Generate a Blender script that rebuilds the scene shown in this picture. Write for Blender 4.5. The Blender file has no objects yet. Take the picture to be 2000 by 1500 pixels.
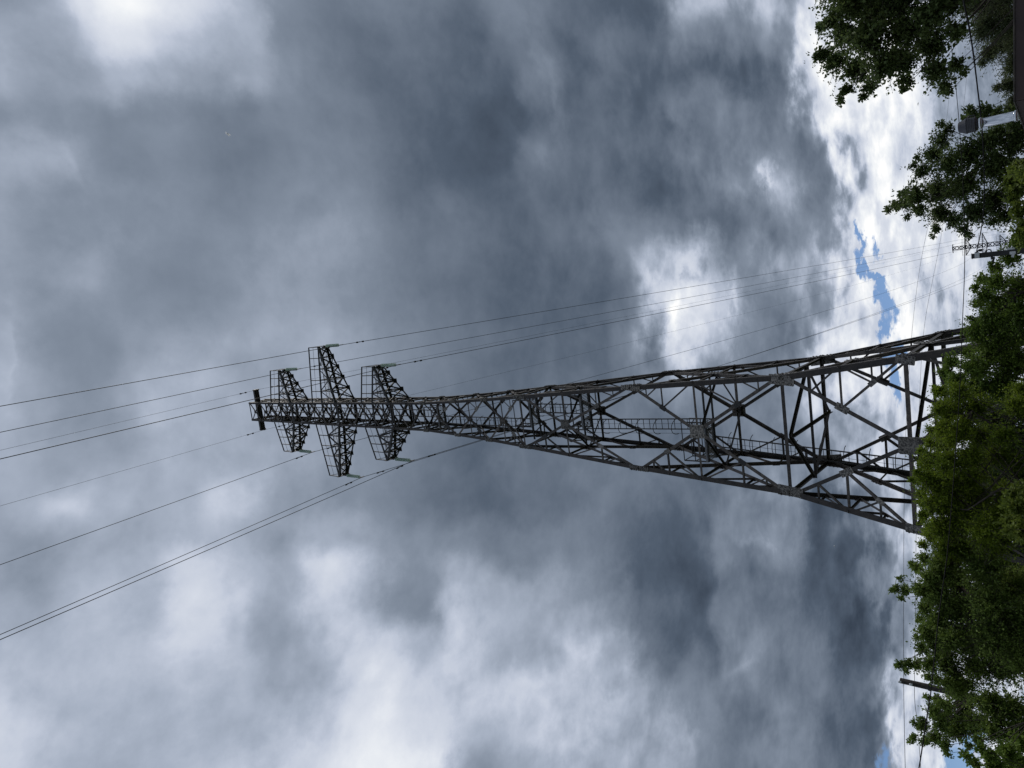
import bpy, bmesh, math, random
import numpy as np
from mathutils import Vector, Matrix

random.seed(7)
RNG = np.random.default_rng(11)
S = bpy.context.scene
COL = S.collection

# ------------------------------------------------------------------ camera
CAM_Z = 1.6
FPX, PITCH, ROLL = 1440.08, 0.713432, 0.0138165      # pixels of a 2000 px wide picture, radians
cp_, sp_ = math.cos(PITCH), math.sin(PITCH)
FW = Vector((0, cp_, sp_)); UP = Vector((0, -sp_, cp_)); RI = Vector((1, 0, 0))
cr_, sr_ = math.cos(ROLL), math.sin(ROLL)
PIC_UP = RI*cr_ - UP*sr_            # the phone was held upright, the picture lies on its side
PIC_RI = -(RI*sr_ + UP*cr_)
cam_d = bpy.data.cameras.new('camera')
cam_d.sensor_fit = 'HORIZONTAL'; cam_d.sensor_width = 36.0
cam_d.lens = FPX*36.0/2000.0
cam_d.clip_start = 0.05; cam_d.clip_end = 9000
cam = bpy.data.objects.new('camera', cam_d)
m3 = Matrix((PIC_RI, PIC_UP, -FW)).transposed()
cam.matrix_world = Matrix.Translation((0, 0, CAM_Z)) @ m3.to_4x4()
COL.objects.link(cam); S.camera = cam

def ray(x, y):
    return (FW + PIC_RI*((x-1000)/FPX) + PIC_UP*((750-y)/FPX))
def at_h(x, y, h):                    # point seen at (x, y), h metres away along the ground
    v = ray(x, y); return Vector((0, 0, CAM_Z)) + v*(h/math.hypot(v.x, v.y))
def at_y(x, y, Y):
    v = ray(x, y); return Vector((0, 0, CAM_Z)) + v*(Y/v.y)
def at_z(x, y, z):
    v = ray(x, y); return Vector((0, 0, CAM_Z)) + v*((z-CAM_Z)/v.z)

# ------------------------------------------------------------------ sky
SUN_DIR = ray(225, 15).normalized()
SUN_EL = math.asin(SUN_DIR.z); SUN_AZ = math.atan2(SUN_DIR.x, SUN_DIR.y)
# brightness of the cloud deck, 0-255, along bands of the sky (rows) north of the camera
CLOUD = [
    "144 157 230 255 236 207 174 131 119 120 114 114 125 119 105 99 92 154 165 163 255 255 255 196 146 145",
    "165 156 188 224 192 179 175 128 112 106 103 101 108 107 96 107 111 133 123 140 255 255 255 189 141 143",
    "167 151 156 177 168 150 162 142 115 102 98 95 95 121 93 98 102 103 96 103 255 255 255 179 144 152",
    "144 150 141 131 137 122 116 126 119 108 100 94 82 105 93 97 90 120 126 105 248 255 255 159 155 165",
    "167 172 149 129 131 124 118 122 126 115 98 93 88 116 102 96 102 114 127 120 118 255 209 164 164 171",
    "155 145 145 143 141 131 128 132 138 124 99 100 104 104 97 109 91 99 142 157 112 255 255 191 174 177",
    "147 139 146 145 140 135 137 143 148 135 113 110 109 100 107 125 119 104 100 121 141 255 255 255 192 186",
    "151 147 155 138 136 140 145 150 149 136 117 110 107 96 100 114 179 193 121 157 156 253 255 228 209 192",
    "160 143 141 136 137 147 154 156 151 137 118 106 106 100 97 101 188 243 190 130 158 240 255 200 208 191",
    "177 142 137 143 148 158 163 161 158 148 126 111 107 104 100 107 165 206 137 112 193 255 254 210 206 193",
    "182 147 139 152 164 168 168 163 158 147 129 114 109 106 104 106 126 139 119 116 176 237 218 209 203 193",
    "177 152 138 154 180 174 169 161 153 138 126 111 106 110 109 108 111 109 114 125 146 160 186 201 195 189",
    "170 160 143 147 171 166 175 161 153 135 118 103 99 113 114 111 114 103 116 131 143 178 196 197 190 188",
    "167 174 178 166 167 161 191 150 146 131 115 105 98 111 107 113 110 98 124 146 79 112 175 194 193 189",
    "157 149 165 171 173 173 168 152 164 152 136 131 122 128 125 110 98 91 124 132 75 81 170 196 200 195",
    "156 143 161 173 179 212 183 171 209 185 144 167 161 167 147 113 81 75 109 107 75 97 157 195 205 201",
    "166 161 169 174 175 216 195 171 199 174 132 200 173 166 164 132 98 87 115 111 92 75 128 189 208 203",
    "180 174 172 174 183 210 178 157 185 199 179 204 176 161 192 182 113 110 136 122 105 78 127 199 213 201",
    "193 182 175 174 176 185 174 167 181 220 197 188 192 196 200 171 145 121 135 110 107 93 166 216 219 206",
    "204 189 173 171 170 173 180 191 200 235 219 207 165 180 191 166 164 126 111 128 97 93 212 230 225 212",
    "199 184 168 169 172 178 189 204 224 253 253 229 143 157 178 164 152 128 120 129 102 99 194 224 222 211",
]
SKY_STRENGTH = 0.1
W = bpy.data.worlds.new('World'); S.world = W; W.use_nodes = True
nt = W.node_tree; nt.nodes.clear(); NN = nt.nodes; LK = nt.links
def setin(sock, v):
    if hasattr(v, 'bl_idname') and v.bl_idname.startswith('NodeSocket'): LK.new(v, sock)
    elif v is not None: sock.default_value = v
def M(op, a, b=None, c=None, clamp=False):
    n = NN.new('ShaderNodeMath'); n.operation = op; n.use_clamp = clamp
    setin(n.inputs[0], a)
    if b is not None: setin(n.inputs[1], b)
    if c is not None: setin(n.inputs[2], c)
    return n.outputs[0]
def VM(op, a, b=None, s=None):
    n = NN.new('ShaderNodeVectorMath'); n.operation = op
    setin(n.inputs[0], a)
    if b is not None: setin(n.inputs[1], b)
    if s is not None: setin(n.inputs['Scale'], s)
    return n.outputs['Value'] if op in ('DOT_PRODUCT', 'LENGTH') else n.outputs[0]
def SS(v, a, b, lo=0.0, hi=1.0):
    n = NN.new('ShaderNodeMapRange'); n.interpolation_type = 'SMOOTHSTEP'
    setin(n.inputs['Value'], v); n.inputs['From Min'].default_value = a; n.inputs['From Max'].default_value = b
    n.inputs['To Min'].default_value = lo; n.inputs['To Max'].default_value = hi
    return n.outputs[0]
def NOISE(vec, scale, detail, rough=.5, dist=0.0, color=False, lac=2.0):
    n = NN.new('ShaderNodeTexNoise'); n.noise_dimensions = '3D'
    LK.new(vec, n.inputs['Vector']); n.inputs['Scale'].default_value = scale
    n.inputs['Detail'].default_value = detail; n.inputs['Roughness'].default_value = rough
    n.inputs['Distortion'].default_value = dist; n.inputs['Lacunarity'].default_value = lac
    return n.outputs['Color'] if color else n.outputs['Fac']
tc = NN.new('ShaderNodeTexCoord'); D = VM('NORMALIZE', tc.outputs['Generated'])
sep = NN.new('ShaderNodeSeparateXYZ'); LK.new(D, sep.inputs[0]); dz = sep.outputs[2]
df = VM('DOT_PRODUCT', D, tuple(FW))
dfc = M('MAXIMUM', df, .2)
X0 = M('MULTIPLY_ADD', M('DIVIDE', VM('DOT_PRODUCT', D, tuple(PIC_RI)), dfc), FPX/100, 10.0)
Y0 = M('MULTIPLY_ADD', M('DIVIDE', VM('DOT_PRODUCT', D, tuple(PIC_UP)), dfc), -FPX/100, 7.5)
# flat cloud deck: features shrink towards the horizon
deck = VM('SCALE', D, s=M('DIVIDE', 1.0, M('ADD', M('MAXIMUM', dz, 0.0), .22)))
w1 = NOISE(deck, 2.6, 3.0, .55, color=True)
w2 = NOISE(deck, 9.0, 7.0, .62, color=True)
warp = VM('ADD', VM('SCALE', VM('SUBTRACT', w1, (.5, .5, .5)), s=1.5), VM('SCALE', VM('SUBTRACT', w2, (.5, .5, .5)), s=1.15))
sw = NN.new('ShaderNodeSeparateXYZ'); LK.new(warp, sw.inputs[0])
XW = M('ADD', X0, sw.outputs[0]); YW = M('ADD', Y0, sw.outputs[1])
u01 = M('DIVIDE', XW, 20.0, clamp=True)
acc = None
for j, row in enumerate(CLOUD):
    vals = [int(t)/255.0 for t in row.split()]
    fc = NN.new('ShaderNodeFloatCurve'); LK.new(u01, fc.inputs['Value'])
    cu = fc.mapping.curves[0]; n_ = len(vals)
    cu.points[0].location = (0, vals[0]); cu.points[1].location = (1, vals[-1])
    for k in range(1, n_-1): cu.points.new(k/(n_-1), vals[k])
    fc.mapping.update()
    dj = M('SUBTRACT', YW, 0.75*j)
    if j == 0: dj = M('MAXIMUM', dj, 0.0)
    if j == len(CLOUD)-1: dj = M('MINIMUM', dj, 0.0)
    wgt = SS(M('ABSOLUTE', dj), 0.0, 0.75, 1.0, 0.0)
    acc = M('MULTIPLY', fc.outputs[0], wgt) if acc is None else M('MULTIPLY_ADD', fc.outputs[0], wgt, acc)
ox = M('MAXIMUM', M('SUBTRACT', M('ABSOLUTE', M('SUBTRACT', X0, 10.0)), 10.0), 0.0)
oy = M('MAXIMUM', M('SUBTRACT', M('ABSOLUTE', M('SUBTRACT', Y0, 7.5)), 7.5), 0.0)
outm = M('MAXIMUM', SS(M('ADD', ox, oy), 0.0, 7.0), SS(df, .45, .25))
big = NOISE(deck, 1.7, 4.0, .55)
Lout = M('MULTIPLY_ADD', big, .55, .33)
L = M('ADD', M('MULTIPLY', acc, M('SUBTRACT', 1.0, outm)), M('MULTIPLY', Lout, outm))
# cloud texture
n1 = NOISE(deck, 4.2, 6.0, .5, .2)
n3 = NOISE(deck, 9.0, 10.0, .58, .15)
n4 = NOISE(deck, 7.5, 9.0, .6, .2)
n2 = NOISE(deck, 9.0, 9.0, .56, .2)
crease = M('SUBTRACT', SS(M('ABSOLUTE', M('SUBTRACT', n4, .5)), 0.0, .16, 1.0, 0.0), .42)
low = SS(dz, .62, .36)
bright = SS(L, .45, .8)
L = M('ADD', L, M('MULTIPLY', M('SUBTRACT', n1, .5), M('MULTIPLY_ADD', low, .10, .07)))
L = M('ADD', L, M('MULTIPLY', M('SUBTRACT', n3, .5), M('ADD', M('MULTIPLY_ADD', bright, .09, .11), M('MULTIPLY', low, .12))))
L = M('MULTIPLY_ADD', crease, M('MULTIPLY_ADD', bright, .03, .012), L)
n5 = NOISE(deck, 24.0, 9.0, .62, .1)
L = M('ADD', L, M('MULTIPLY', M('SUBTRACT', n5, .5), M('MULTIPLY_ADD', bright, .07, .055)))
cum = M('SUBTRACT', SS(n2, .34, .66), .5)
L = M('ADD', L, M('MULTIPLY', cum, M('MULTIPLY_ADD', M('MULTIPLY', low, bright), .20, .02)))
# ragged holes and bright rims (position, half-size, angle) in hundreds of the same sky units
comb = NN.new('ShaderNodeCombineXYZ')
fine = VM('SCALE', VM('SUBTRACT', NOISE(deck, 11.0, 8.0, .64, color=True), (.5, .5, .5)), s=1.1)
sf = NN.new('ShaderNodeSeparateXYZ'); LK.new(fine, sf.inputs[0])
LK.new(M('ADD', X0, sf.outputs[0]), comb.inputs[0]); LK.new(M('ADD', Y0, sf.outputs[1]), comb.inputs[1])
def blob(cx, cy, rx, ry, ang):
    mp = NN.new('ShaderNodeMapping'); mp.vector_type = 'TEXTURE'
    LK.new(comb.outputs[0], mp.inputs['Vector'])
    mp.inputs['Location'].default_value = (cx/100, cy/100, 0)
    mp.inputs['Rotation'].default_value = (0, 0, math.radians(ang))
    mp.inputs['Scale'].default_value = (rx/100, ry/100, 1)
    return M('POWER', 0.3679, VM('DOT_PRODUCT', mp.outputs[0], mp.outputs[0]))
ACC = [ # cx, cy, rx, ry, angle, gain
    (215, 2, 110, 60, 15, .05), (340, 20, 120, 30, 10, .05), (1500, 345, 26, 10, 90, .20), (1290, 500, 40, 24, 150, .06), (1318, 625, 15, 85, 0, .20),
    (1262, 545, 30, 12, 140, .12), (1276, 650, 22, 65, 0, -.18), (1052, 110, 16, 75, -12, .05), (1088, 215, 14, 50, -20, .05), (1062, 295, 18, 22, 0, .05),
    (1340, 535, 18, 14, 40, -.18), (1372, 520, 12, 36, 0, -.10), (1640, 190, 14, 70, 0, .08), (1480, 1062, 30, 12, 20, .07), (1455, 1300, 34, 10, -40, .06),
    (755, 1385, 16, 66, 25, .06), (735, 1310, 12, 40, 20, .07), (650, 1130, 20, 50, 20, .06), (350, 1200, 60, 20, -40, .05), (130, 985, 50, 20, 15, .05), (60, 275, 50, 18, 30, .05), (150, 330, 14, 60, -30, .05),
    (1700, 1080, 12, 60, 0, .06), (1712, 1010, 14, 40, 0, .07), (1830, 560, 28, 60, 5, -.10), (1800, 545, 20, 30, 30, -.10), (1765, 490, 60, 30, 80, .05),

]
for cx, cy, rx, ry, ang, g in ACC:
    L = M('MULTIPLY_ADD', blob(cx, cy, rx, ry, ang), g, L)
hole = None
for b in [(1668, 455, 26, 11, 75), (1680, 505, 34, 12, 78), (1712, 488, 26, 9, 80), (1706, 535, 22, 10, 30), (1718, 560, 30, 13, 60),
          (1734, 598, 30, 22, 90), (1722, 640, 24, 12, 85), (1742, 700, 40, 20, 95), (1750, 760, 40, 14, 95), (1722, 1492, 44, 20, 100),
          (1880, 1490, 60, 44, 60), (1895, 1440, 26, 16, 40)]:
    v = blob(*b); hole = v if hole is None else M('ADD', hole, v)
hole = M('MULTIPLY', SS(M('ADD', hole, M('MULTIPLY', M('SUBTRACT', n3, .5), 1.1)), .34, .95), .97)
hi = M('MAXIMUM', M('SUBTRACT', L, .80), 0.0)
L = M('SUBTRACT', L, M('MULTIPLY', hi, .45))
cr = NN.new('ShaderNodeValToRGB'); LK.new(L, cr.inputs[0])
def lin(c): return [((v/255+.055)/1.055)**2.4 if v > 10 else v/255/12.92 for v in c]
stops = [(60, (51, 61, 75)), (93, (81, 93, 109)), (142, (131, 142, 158)), (178, (168, 178, 195)), (200, (192, 200, 216)), (225, (220, 225, 235)), (242, (240, 243, 247)), (255, (255, 255, 255))]
els = cr.color_ramp.elements
for k, (pos, c) in enumerate(stops):
    e = els[k] if k < 2 else els.new(pos/255)
    e.position = pos/255; e.color = (*lin(c), 1)
over = SS(L, .95, 1.25, 1.0, 1.3)          # thin cloud in front of the sun
cloudc = VM('SCALE', VM('SCALE', cr.outputs[0], s=over), s=1.0/SKY_STRENGTH)
sky = NN.new('ShaderNodeTexSky'); sky.sky_type = 'NISHITA'; sky.sun_disc = False
sky.sun_elevation = SUN_EL; sky.sun_rotation = SUN_AZ
sky.dust_density = 0.0; sky.ozone_density = 4.0; sky.air_density = .8
mix = NN.new('ShaderNodeMix'); mix.data_type = 'RGBA'
LK.new(hole, mix.inputs['Factor']); LK.new(cloudc, mix.inputs['A']); LK.new(sky.outputs[0], mix.inputs['B'])
bg = NN.new('ShaderNodeBackground'); LK.new(mix.outputs['Result'], bg.inputs['Color']); bg.inputs['Strength'].default_value = SKY_STRENGTH
wo = NN.new('ShaderNodeOutputWorld'); LK.new(bg.outputs[0], wo.inputs[0])
W.cycles.sampling_method = 'MANUAL'; W.cycles.sample_map_resolution = 512

sun_d = bpy.data.lights.new('sun', 'SUN'); sun_d.energy = 1.5; sun_d.angle = math.radians(14); sun_d.color = (1, .96, .9)
sun = bpy.data.objects.new('sun', sun_d); COL.objects.link(sun)
sun.rotation_euler = SUN_DIR.to_track_quat('Z', 'Y').to_euler(); sun.location = (0, 0, 60)
S.view_settings.view_transform = 'Standard'; S.view_settings.look = 'None'
S.view_settings.gamma = 1; S.view_settings.exposure = 0; S.view_settings.use_curve_mapping = False

# ------------------------------------------------------------------ materials
def mat(name, col, rough=.6, metal=0.0, var=None, scale=6.0, bump=0.0, spec=.5, piece=0.0):
    m = bpy.data.materials.new(name); m.use_nodes = True; t = m.node_tree
    b = t.nodes['Principled BSDF']; b.inputs['Roughness'].default_value = rough; b.inputs['Metallic'].default_value = metal
    b.inputs['Specular IOR Level'].default_value = spec
    if var is None: b.inputs['Base Color'].default_value = (*col, 1)
    else:
        g = t.nodes.new('ShaderNodeNewGeometry')
        n = t.nodes.new('ShaderNodeTexNoise'); n.inputs['Scale'].default_value = scale; n.inputs['Detail'].default_value = 6; n.inputs['Roughness'].default_value = .65
        t.links.new(g.outputs['Position'], n.inputs['Vector'])
        r = t.nodes.new('ShaderNodeValToRGB'); t.links.new(n.outputs['Fac'], r.inputs[0])
        r.color_ramp.elements[0].position = .36; r.color_ramp.elements[0].color = (*col, 1)
        r.color_ramp.elements[1].position = .66; r.color_ramp.elements[1].color = (*var, 1)
        oi = t.nodes.new('ShaderNodeObjectInfo'); mr = t.nodes.new('ShaderNodeMapRange'); mr.inputs['To Min'].default_value = 1-piece; mr.inputs['To Max'].default_value = 1+piece
        t.links.new(oi.outputs['Random'], mr.inputs['Value'])
        sc = t.nodes.new('ShaderNodeVectorMath'); sc.operation = 'SCALE'; t.links.new(r.outputs[0], sc.inputs[0]); t.links.new(mr.outputs[0], sc.inputs['Scale'])
        t.links.new(sc.outputs[0], b.inputs['Base Color'])
        if bump:
            bp = t.nodes.new('ShaderNodeBump'); bp.inputs['Strength'].default_value = bump; bp.inputs['Distance'].default_value = .01
            t.links.new(n.outputs['Fac'], bp.inputs['Height']); t.links.new(bp.outputs[0], b.inputs['Normal'])
    return m
STEEL = mat('weathered_brown_steel', (.020, .0175, .0165), .66, 0.0, (.058, .045, .038), 4.0, .15, piece=.35)
STEEL2 = mat('grey_lattice_steel', (.030, .026, .024), .6, 0.0, (.115, .092, .076), 7.0, .15, piece=.5)
GUSSET = mat('scuffed_pale_gusset_steel', (.055, .050, .047), .55, 0.0, (.27, .245, .22), 18.0, .3, piece=.35)
DARK = mat('dark_arm_steel', (.014, .013, .013), .6, 0.0, (.030, .028, .027), 4.0, .1)
GRATE = mat('galvanised_grating', (.16, .165, .175), .5, .4, (.24, .245, .25), 9.0)
FARST = mat('distant_pylon_steel', (.020, .023, .030), .7, 0.0, (.032, .036, .044), 2.0)
GLASSG = None
CABLE = mat('aluminium_conductor', (.055, .055, .06), .55, .3)
EARTHW = mat('earth_wire_steel', (.12, .12, .125), .55, .3)
BLACKC = mat('black_cable_sheath', (.010, .010, .011), .85, spec=.2)
DAMP = mat('damper_iron', (.02, .02, .02), .6)
WOOD = mat('weathered_pole_wood', (.025, .020, .018), .85, 0, (.060, .050, .043), 9.0, .4)
POLEST = mat('black_painted_pole', (.012, .012, .014), .5, 0, (.022, .022, .024), 9.0)
CONC = mat('pale_concrete', (.34, .34, .34), .85, 0, (.46, .46, .45), 8.0, .3)
WHITE = mat('grey_white_plastic', (.62, .64, .66), .5, 0, (.72, .73, .75), 9.0)
BROWN = mat('brown_painted_sheet_metal', (.035, .017, .016), .42, 0, (.055, .028, .026), 3.0, .08)
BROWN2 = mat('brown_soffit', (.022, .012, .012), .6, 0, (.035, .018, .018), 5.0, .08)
WALL = mat('house_wall_plaster', (.30, .26, .21), .9, 0, (.38, .34, .28), 5.0, .3)
STAIN = mat('polished_stainless_steel', (.66, .68, .71), .14, 1.0)
CAPM = mat('dark_grey_cowl_metal', (.05, .05, .06), .5, .2, (.08, .08, .09), 6.0)
BARK = mat('tree_bark', (.035, .028, .022), .9, 0, (.075, .062, .05), 12.0, .5)
FLUFF = None
GROUND = mat('grass_ground', (.03, .045, .018), .95, 0, (.07, .08, .035), .8, .5)
def leaf_mat(name, c0, c1, trans=.35):
    m = bpy.data.materials.new(name); m.use_nodes = True; t = m.node_tree
    b = t.nodes['Principled BSDF']; b.inputs['Roughness'].default_value = .6; b.inputs['Specular IOR Level'].default_value = .2
    g = t.nodes.new('ShaderNodeNewGeometry')
    n = t.nodes.new('ShaderNodeTexNoise'); n.inputs['Scale'].default_value = .9; n.inputs['Detail'].default_value = 3
    t.links.new(g.outputs['Position'], n.inputs['Vector'])
    ad = t.nodes.new('ShaderNodeMath'); ad.operation = 'MULTIPLY_ADD'; ad.inputs[1].default_value = .5
    t.links.new(g.outputs['Random Per Island'], ad.inputs[0])
    sb = t.nodes.new('ShaderNodeMath'); sb.operation = 'MULTIPLY_ADD'; sb.inputs[1].default_value = 1.6; sb.inputs[2].default_value = -.55
    t.links.new(n.outputs['Fac'], sb.inputs[0]); t.links.new(sb.outputs[0], ad.inputs[2])
    r = t.nodes.new('ShaderNodeValToRGB'); t.links.new(ad.outputs[0], r.inputs[0])
    r.color_ramp.elements[0].position = .1; r.color_ramp.elements[0].color = (*c0, 1)
    r.color_ramp.elements[1].position = .9; r.color_ramp.elements[1].color = (*c1, 1)
    t.links.new(r.outputs[0], b.inputs['Base Color'])
    tr = t.nodes.new('ShaderNodeBsdfTranslucent'); t.links.new(r.outputs[0], tr.inputs['Color'])
    mx = t.nodes.new('ShaderNodeMixShader'); mx.inputs[0].default_value = trans
    out = t.nodes['Material Output']
    t.links.new(b.outputs[0], mx.inputs[1]); t.links.new(tr.outputs[0], mx.inputs[2]); t.links.new(mx.outputs[0], out.inputs['Surface'])
    return m
GLASSG = leaf_mat('green_insulator_glass', (.58, .68, .63), (.70, .78, .74), .7)
GLASSG.node_tree.nodes['Principled BSDF'].inputs['Roughness'].default_value = .12
for e_, p_ in zip([n for n in GUSSET.node_tree.nodes if n.type == 'VALTORGB'][0].color_ramp.elements, (.43, .57)): e_.position = p_
FLUFF = leaf_mat('white_seed_fluff', (.95, .95, .95), (.97, .97, .97), .92)
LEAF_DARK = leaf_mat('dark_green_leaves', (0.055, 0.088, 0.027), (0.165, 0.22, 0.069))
LEAF_GREY = leaf_mat('grey_green_leaves', (.065, .088, .038), (.16, .19, .085))
LEAF_MID = leaf_mat('mid_green_leaves', (0.07, 0.125, 0.019), (0.219, 0.312, 0.055))
LEAF_BRIGHT = leaf_mat('yellowish_green_leaves', (0.078, 0.133, 0.011), (0.266, 0.349, 0.036), .4)
LEAF_NEAR = leaf_mat('light_green_shrub_leaves', (0.06, 0.093, 0.012), (0.195, 0.247, 0.045), .4)
LEAF_OLIVE = leaf_mat('olive_green_leaves', (0.081, 0.135, 0.026), (0.269, 0.359, 0.081))

# ------------------------------------------------------------------ object helpers
def tag(o, label=None, cat=None, group=None, kind=None):
    if label: o['label'] = label
    if cat: o['category'] = cat
    if group: o['group'] = group
    if kind: o['kind'] = kind
    return o
def empty(name, loc=(0, 0, 0), rz=0.0):
    o = bpy.data.objects.new(name, None); COL.objects.link(o); o.location = loc; o.rotation_euler = (0, 0, rz)
    o.empty_display_size = .3
    return o
class MB:
    """collects vertices and faces, then links them as one mesh object"""
    def __init__(s): s.v = []; s.f = []
    def add(s, v, f):
        o = len(s.v); s.v += [Vector(p) for p in v]; s.f += [tuple(i+o for i in q) for q in f]
    def box(s, c, size, R=None):
        c = Vector(c); hx, hy, hz = (k/2 for k in size)
        vs = [Vector((x, y, z)) for z in (-hz, hz) for y in (-hy, hy) for x in (-hx, hx)]
        if R is not None: vs = [R @ p for p in vs]
        s.add([c+p for p in vs], [(0, 2, 3, 1), (4, 5, 7, 6), (0, 1, 5, 4), (2, 6, 7, 3), (0, 4, 6, 2), (1, 3, 7, 5)])
    def bar(s, p0, p1, w, h=None, up=None):
        p0 = Vector(p0); p1 = Vector(p1); d = (p1-p0); l = d.length
        if l < 1e-6: return
        d /= l; h = h or w
        u = Vector(up) if up is not None else Vector((0, 0, 1))
        if abs(d.dot(u)) > .98: u = Vector((1, 0, 0))
        a = d.cross(u).normalized(); b = a.cross(d)
        v = [p+a*(x*w/2)+b*(y*h/2) for p in (p0, p1) for x, y in ((-1, -1), (1, -1), (1, 1), (-1, 1))]
        s.add(v, [(0, 1, 2, 3), (7, 6, 5, 4), (0, 4, 5, 1), (1, 5, 6, 2), (2, 6, 7, 3), (3, 7, 4, 0)])
    def angle(s, p0, p1, u, v, w, t=None, w2=None):
        """rolled steel angle: flanges along u and v"""
        t = t or max(.006, w*.11); w2 = w2 or w
        p0 = Vector(p0); p1 = Vector(p1)
        pr = [(0, 0), (w, 0), (w, t), (t, t), (t, w2), (0, w2)]
        vs = [p+u*a+v*b for p in (p0, p1) for a, b in pr]
        f = [(i, (i+1) % 6, 6+(i+1) % 6, 6+i) for i in range(6)] + [(3, 2, 1, 0), (5, 4, 3, 0), (6, 7, 8, 9), (6, 9, 10, 11)]
        s.add(vs, f)
    def tube(s, pts, r, n=6, caps=True):
        pts = [Vector(p) for p in pts]; k = len(pts); rs = r if hasattr(r, '__len__') else [r]*k
        o = len(s.v); pu = None
        for i, p in enumerate(pts):
            d = (pts[min(i+1, k-1)]-pts[max(i-1, 0)]).normalized()
            if pu is None:
                pu = Vector((0, 0, 1)) if abs(d.z) < .9 else Vector((1, 0, 0))
            a = d.cross(pu).normalized(); b = a.cross(d); pu = b if abs(b.dot(d)) < .5 else pu
            for j in range(n):
                q = 2*math.pi*j/n; s.v.append(p+(a*math.cos(q)+b*math.sin(q))*rs[i])
        for i in range(k-1):
            for j in range(n):
                s.f.append((o+i*n+j, o+i*n+(j+1) % n, o+(i+1)*n+(j+1) % n, o+(i+1)*n+j))
        if caps:
            s.f.append(tuple(o+j for j in range(n))[::-1]); s.f.append(tuple(o+(k-1)*n+j for j in range(n)))
    def lathe(s, c, prof, n=12, axis=None):
        c = Vector(c); ax = Vector(axis or (0, 0, 1)).normalized()
        a = ax.orthogonal().normalized(); b = ax.cross(a); o = len(s.v)
        for r, z in prof:
            for j in range(n):
                q = 2*math.pi*j/n; s.v.append(c+ax*z+(a*math.cos(q)+b*math.sin(q))*max(r, 1e-4))
        for i in range(len(prof)-1):
            for j in range(n):
                s.f.append((o+i*n+j, o+i*n+(j+1) % n, o+(i+1)*n+(j+1) % n, o+(i+1)*n+j))
        s.f.append(tuple(o+j for j in range(n))[::-1]); s.f.append(tuple(o+(len(prof)-1)*n+j for j in range(n)))
    def build(s, name, m, parent=None, origin=None, smooth=False):
        o0 = Vector(origin) if origin is not None else Vector((0, 0, 0))
        me = bpy.data.meshes.new(name)
        me.from_pydata([tuple(p-o0) for p in s.v], [], s.f); me.materials.append(m)
        if smooth:
            for p in me.polygons: p.use_smooth = True
        o = bpy.data.objects.new(name, me); COL.objects.link(o); o.location = o0
        if parent is not None: o.parent = parent
        return o
def link_copy(o, parent, loc=None, rot=None):
    c = o.copy(); COL.objects.link(c); c.parent = parent
    if loc is not None: c.location = loc
    if rot is not None: c.rotation_euler = rot
    return c
def copy_tree(o, parent=None, skip=()):
    c = o.copy(); COL.objects.link(c); c.parent = parent
    for ch in o.children:
        if ch.name.split('.')[0] not in skip: copy_tree(ch, c, skip)
    return c

# ------------------------------------------------------------------ ground
def ground_z(x, y):
    t = min(max((y-90)/200.0, 0), 1); return 3.75*t*t*(3-2*t)
gm = MB(); gxs = [-2500, -900, -300, -120, -60, -30, -10, 0, 10, 30, 60, 120, 300, 900, 2500]
gys = [-2500, -800, -200, -60, -20, 0, 10, 20, 30, 45, 60, 90, 120, 150, 180, 220, 260, 290, 330, 500, 900, 2500]
gm.add([(x, y, ground_z(x, y)) for y in gys for x in gxs],
       [(j*len(gxs)+i, j*len(gxs)+i+1, (j+1)*len(gxs)+i+1, (j+1)*len(gxs)+i) for j in range(len(gys)-1) for i in range(len(gxs)-1)])
tag(gm.build('ground', GROUND), kind='structure')

# ------------------------------------------------------------------ lattice pylon
PSI = -0.1750995
TX, TY = -1.698115, 30.0
LV = [(0.0, 4.22), (7.62, 3.02), (11.99, 2.326), (18.815, 1.906), (25.78, 1.360), (28.44, 1.160), (30.95, 1.004), (33.68, .861), (53.264, .7156)]
def HW(z):
    for (z0, w0), (z1, w1) in zip(LV, LV[1:]):
        if z <= z1: return w0+(w1-w0)*(z-z0)/(z1-z0)
    return LV[-1][1]
ARMZ = [36.768+CAM_Z, 42.192+CAM_Z, 47.475+CAM_Z]; ARML = [3.016, 4.482, 3.014]; ARMH = [1.7, 1.6, 1.5]; TIPW = .37
BEAMZ, BEAML = 51.6+CAM_Z, 1.564
SGN = [(-1, -1), (1, -1), (1, 1), (-1, 1)]
FN = [Vector((0, -1, 0)), Vector((1, 0, 0)), Vector((0, 1, 0)), Vector((-1, 0, 0))]
def corner(k, z):
    w = HW(z); return Vector((SGN[k % 4][0]*w, SGN[k % 4][1]*w, z))
def mid(a, b): return (a+b)/2
def lp(a, b, t): return a+(b-a)*t
def local_at(x, y, b):
    """point of the vertical plane at depth b behind the pylon's axis that is seen at (x, y)"""
    c, s = math.cos(PSI), math.sin(PSI); v = ray(x, y)
    # local b = -s*(X-TX)+c*(Y-TY)
    k = (b + (-s*TX + c*TY))/(-s*v.x + c*v.y)
    P = Vector((0, 0, CAM_Z)) + v*k
    return Vector((c*(P.x-TX)+s*(P.y-TY), -s*(P.x-TX)+c*(P.y-TY), P.z))

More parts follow.
